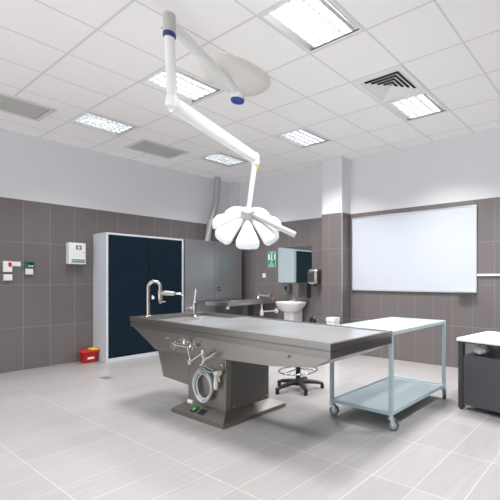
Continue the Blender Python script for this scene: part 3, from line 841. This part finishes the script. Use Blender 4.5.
# wash basin
wx, wy = -5.05, 4.99
t = thing('wash_basin', 'white ceramic wash basin on the back wall under the mirror', 'wash basin', (wx, YB, 0))
b = MB(); rings = []
for (fr, z) in ((.40, .665), (.62, .69), (.80, .735), (.93, .785), (1.0, .828), (1.0, .842), (.965, .846), (.90, .838), (.82, .79), (.62, .745), (.30, .735)):
    rg = []
    for k in range(36):
        a = 2*pi*k/36
        px = .287*fr*cos(a); py = -.225*fr*sin(a) if sin(a) > 0 else -.235*fr*math.copysign(abs(sin(a))**.5, sin(a))
        rg.append((wx+px, min(wy+py+.01, YB-.004), z))
    rings.append(rg)
b.loft(rings); b.build('bowl', M['ceramic'], t, angle=50)
b = MB(); b.loft([rr_(wx-.125, wx+.105, 4.97, YB-.004, .05, .0), rr_(wx-.125, wx+.105, 4.95, YB-.004, .06, .45), rr_(wx-.13, wx+.11, 4.94, YB-.004, .06, .72)]); b.build('basin_pedestal', M['ceramic'], t, angle=50)
b = MB().lathe([(.028, 0), (.028, .01), (.02, .015), (.02, .05), (.015, .058)], (wx+.0, 5.16, .838), 16)
b.tube([(wx, 5.16, .875), (wx, 5.10, .885), (wx, 5.04, .875), (wx, 5.03, .86)], [.013, .012, .010, .010], 10)
bt = b.build('basin_tap', M['chrome'], t); b = MB().tube([(wx, 5.16, .895), (wx+.01, 5.12, .915), (wx+.02, 5.07, .925)], [.014, .010, .007], 10); b.build('tap_lever', M['chrome'], bt)

t = thing('wall_mirror', 'rectangular frameless wall mirror reflecting the blue and steel cabinets', 'mirror', (-5.14, YB, 1.195))
b = MB().box((-5.60, YB-.012, 1.192), (-4.74, YB-.001, 1.862)); b.build('glass', M['mirror'], t)
b = MB()
for x in (-5.47, -4.86):
    b.box((x-.015, YB-.016, 1.185), (x+.015, YB-.001, 1.2)); b.box((x-.015, YB-.016, 1.855), (x+.015, YB-.001, 1.868))
b.build('clip', M['chrome'], t)

def sign():
    t = thing('safety_sign', 'green and white pictogram safety sign left of the mirror', 'sign', (-5.76, YB, 1.49))
    y1 = YB-.0015
    x0, x1, z0, z1 = -5.895, -5.685, 1.487, 1.792
    MB().box((x0, y1-.004, z0), (x1, y1, z1), .0008).build('plate', M['sign_white'], t)
    ys = y1-.0055
    b = MB()
    b.box((x0+.006, ys, 1.745), (x1-.006, ys+.002, z1-.006))
    b.box((x0+.055, ys, 1.652), (x0+.088, ys+.002, 1.745)); b.box((x0+.120, ys, 1.640), (x0+.170, ys+.002, 1.745))
    b.box((x0+.006, ys, z0+.006), (x1-.006, ys+.002, 1.636)); b.build('green_field', M['sign_green'], t)
    b = MB(); c = Vector(((x0+x1)/2+.01, ys-.001, 1.585))
    b.tube(arc(c, .032, 40, 330, 22, 'XZ'), .006, 6)
    b.build('pictogram', M['sign_white'], t)
    for (xa, xb, za, zb) in ((x0+.03, x1-.03, 1.515, 1.522), (x0+.03, x1-.05, 1.530, 1.537), (x0+.070, x1-.07, 1.757, 1.772)):
        b = MB(); b.box((xa, ys-.002, za), (xb, ys-.0002, zb)); b.build('white_bar', M['sign_white'], t)
sign()
o = MB(); o.box((-6.05, YB-.012, 1.285), (-5.965, YB-.001, 1.370), .003); o.box((-6.03, YB-.017, 1.305), (-5.985, YB-.011, 1.350), .002)
o = o.build('light_switch', M['white'], origin=(-6.0, YB, 1.285)); tag(o, 'white square light switch on the back wall below the green sign', 'switch')
t = thing('soap_dispenser', 'small steel soap dispenser on the wall above the wash basin tap', 'soap dispenser', (-5.30, YB, .99))
b = MB().box((-5.375, YB-.10, 1.00), (-5.235, YB-.001, 1.165), .012); b.build('body', M['steel_rim'], t)
b = MB().box((-5.335, YB-.125, .985), (-5.275, YB-.09, 1.01), .005); b.build('push_lever', M['chrome'], t)
b = MB().box((-5.335, YB-.103, 1.06), (-5.275, YB-.099, 1.12), .001); b.build('sight_window', M['black'], t)
t = thing('towel_dispenser', 'dark steel paper towel dispenser below the mirror corner', 'towel dispenser', (-4.88, YB, .91))
b = MB().box((-4.98, YB-.11, .915), (-4.78, YB-.001, 1.183), .008); b.build('body', M['steel_dark'], t)
b = MB().box((-4.965, YB-.114, .925), (-4.875, YB-.109, 1.17), .002); b.box((-4.868, YB-.114, .925), (-4.79, YB-.109, 1.17), .002); b.build('front', M['steel_rim'], t)
t = thing('hand_dryer', 'rounded brushed steel hand dryer between the mirror and the pillar', 'hand dryer', (-4.60, YB, 1.15))
b = MB(); rings = []
for (fr, dy) in ((1.0, .0), (1.0, .09), (.97, .125), (.90, .15), (.75, .168), (.45, .178)):
    rg = []
    for k in range(32):
        a = 2*pi*k/32
        px = .125*fr*abs(cos(a))**.42*math.copysign(1, cos(a)); pz = .142*fr*abs(sin(a))**.42*math.copysign(1, sin(a))
        rg.append((-4.60+px, YB-.002-dy, 1.298+pz))
    rings.append(rg)
b.loft(rings); b.build('housing', M['dryer'], t, angle=50)
b = MB(); b.tube(arc((-4.60, YB-.172, 1.31), .045, 200, 340, 10, 'XZ'), .005, 6); b.build('sensor_window', M['black'], t)
b = MB(); b.lathe([(.03, 0), (.034, -.02), (.028, -.025)], (-4.60, YB-.09, 1.158), 18); b.build('nozzle', M['black'], t)

# ------------------------------------------------------------------ whiteboard and trunking
t = thing('whiteboard', 'large blank whiteboard in a thin aluminium frame on the right-hand wall', 'whiteboard', (-2.78, YB, 1.065))
wx0, wx1, wz0, wz1 = -3.838, -1.722, 1.064, 2.272
b = MB().box((wx0+.010, YB-.022, wz0+.010), (wx1-.010, YB-.006, wz1-.010)); b.build('panel', M['board'], t)
b = MB()
b.box((wx0, YB-.028, wz0), (wx1, YB-.002, wz0+.014), .002); b.box((wx0, YB-.028, wz1-.014), (wx1, YB-.002, wz1), .002)
b.box((wx0, YB-.028, wz0+.014), (wx0+.014, YB-.002, wz1-.014), .002); b.box((wx1-.014, YB-.028, wz0+.014), (wx1, YB-.002, wz1-.014), .002)
b.build('frame', M['alu'], t)
b = MB(); b.prism([(YB-.028, wz0+.002), (YB-.095, wz0+.002), (YB-.098, wz0+.018), (YB-.094, wz0+.018), (YB-.090, wz0+.007), (YB-.028, wz0+.007)], 'X', -1.99, -1.73, .0008); b.build('pen_tray', M['alu'], t)
o = MB().box((-1.72, YB-.026, 1.297), (X1-.001, YB, 1.325)).build('cable_trunking', M['white'], origin=(-1.72, YB, 1.297)); tag(o, 'thin white cable trunking running right from the whiteboard', 'cable trunking')

# ------------------------------------------------------------------ light from the open side of the room, camera
w = bpy.data.worlds.new('world'); SC.world = w; w.use_nodes = True
nt = w.node_tree
bg = nt.nodes['Background']; bg.inputs['Strength'].default_value = 1.2
tc = nt.nodes.new('ShaderNodeTexCoord'); sp = nt.nodes.new('ShaderNodeSeparateXYZ'); nt.links.new(tc.outputs['Generated'], sp.inputs[0])
cr = nt.nodes.new('ShaderNodeValToRGB'); mr = nt.nodes.new('ShaderNodeMapRange')
mr.inputs['From Min'].default_value = -.5; mr.inputs['From Max'].default_value = .5
nt.links.new(sp.outputs['Z'], mr.inputs['Value']); nt.links.new(mr.outputs[0], cr.inputs[0])
cr.color_ramp.elements[0].color = (1.6, 1.6, 1.6, 1); cr.color_ramp.elements[0].position = .40
cr.color_ramp.elements[1].color = (.86, .93, 1.0, 1); cr.color_ramp.elements[1].position = .60
nt.links.new(cr.outputs[0], bg.inputs['Color'])

cam = bpy.data.cameras.new('camera'); co = bpy.data.objects.new('camera', cam); COL.objects.link(co)
co.location = (0, 0, EYE); co.rotation_euler = (pi/2, 0, .586)
cam.sensor_width = 36; cam.lens = 388.1*36/500
cam.shift_x = -(370.3-250)/500; cam.shift_y = (279.6-250)/500
cam.clip_start = .05
SC.camera = co
SC.view_settings.view_transform = 'Standard'; SC.view_settings.look = 'None'
SC.view_settings.gamma = 1; SC.view_settings.use_curve_mapping = False
SC.view_settings.exposure = 0.0
SC.cycles.max_bounces = 8; SC.cycles.diffuse_bounces = 5; SC.cycles.glossy_bounces = 5
SC.cycles.sample_clamp_indirect = 6
SC.cycles.use_denoising = True
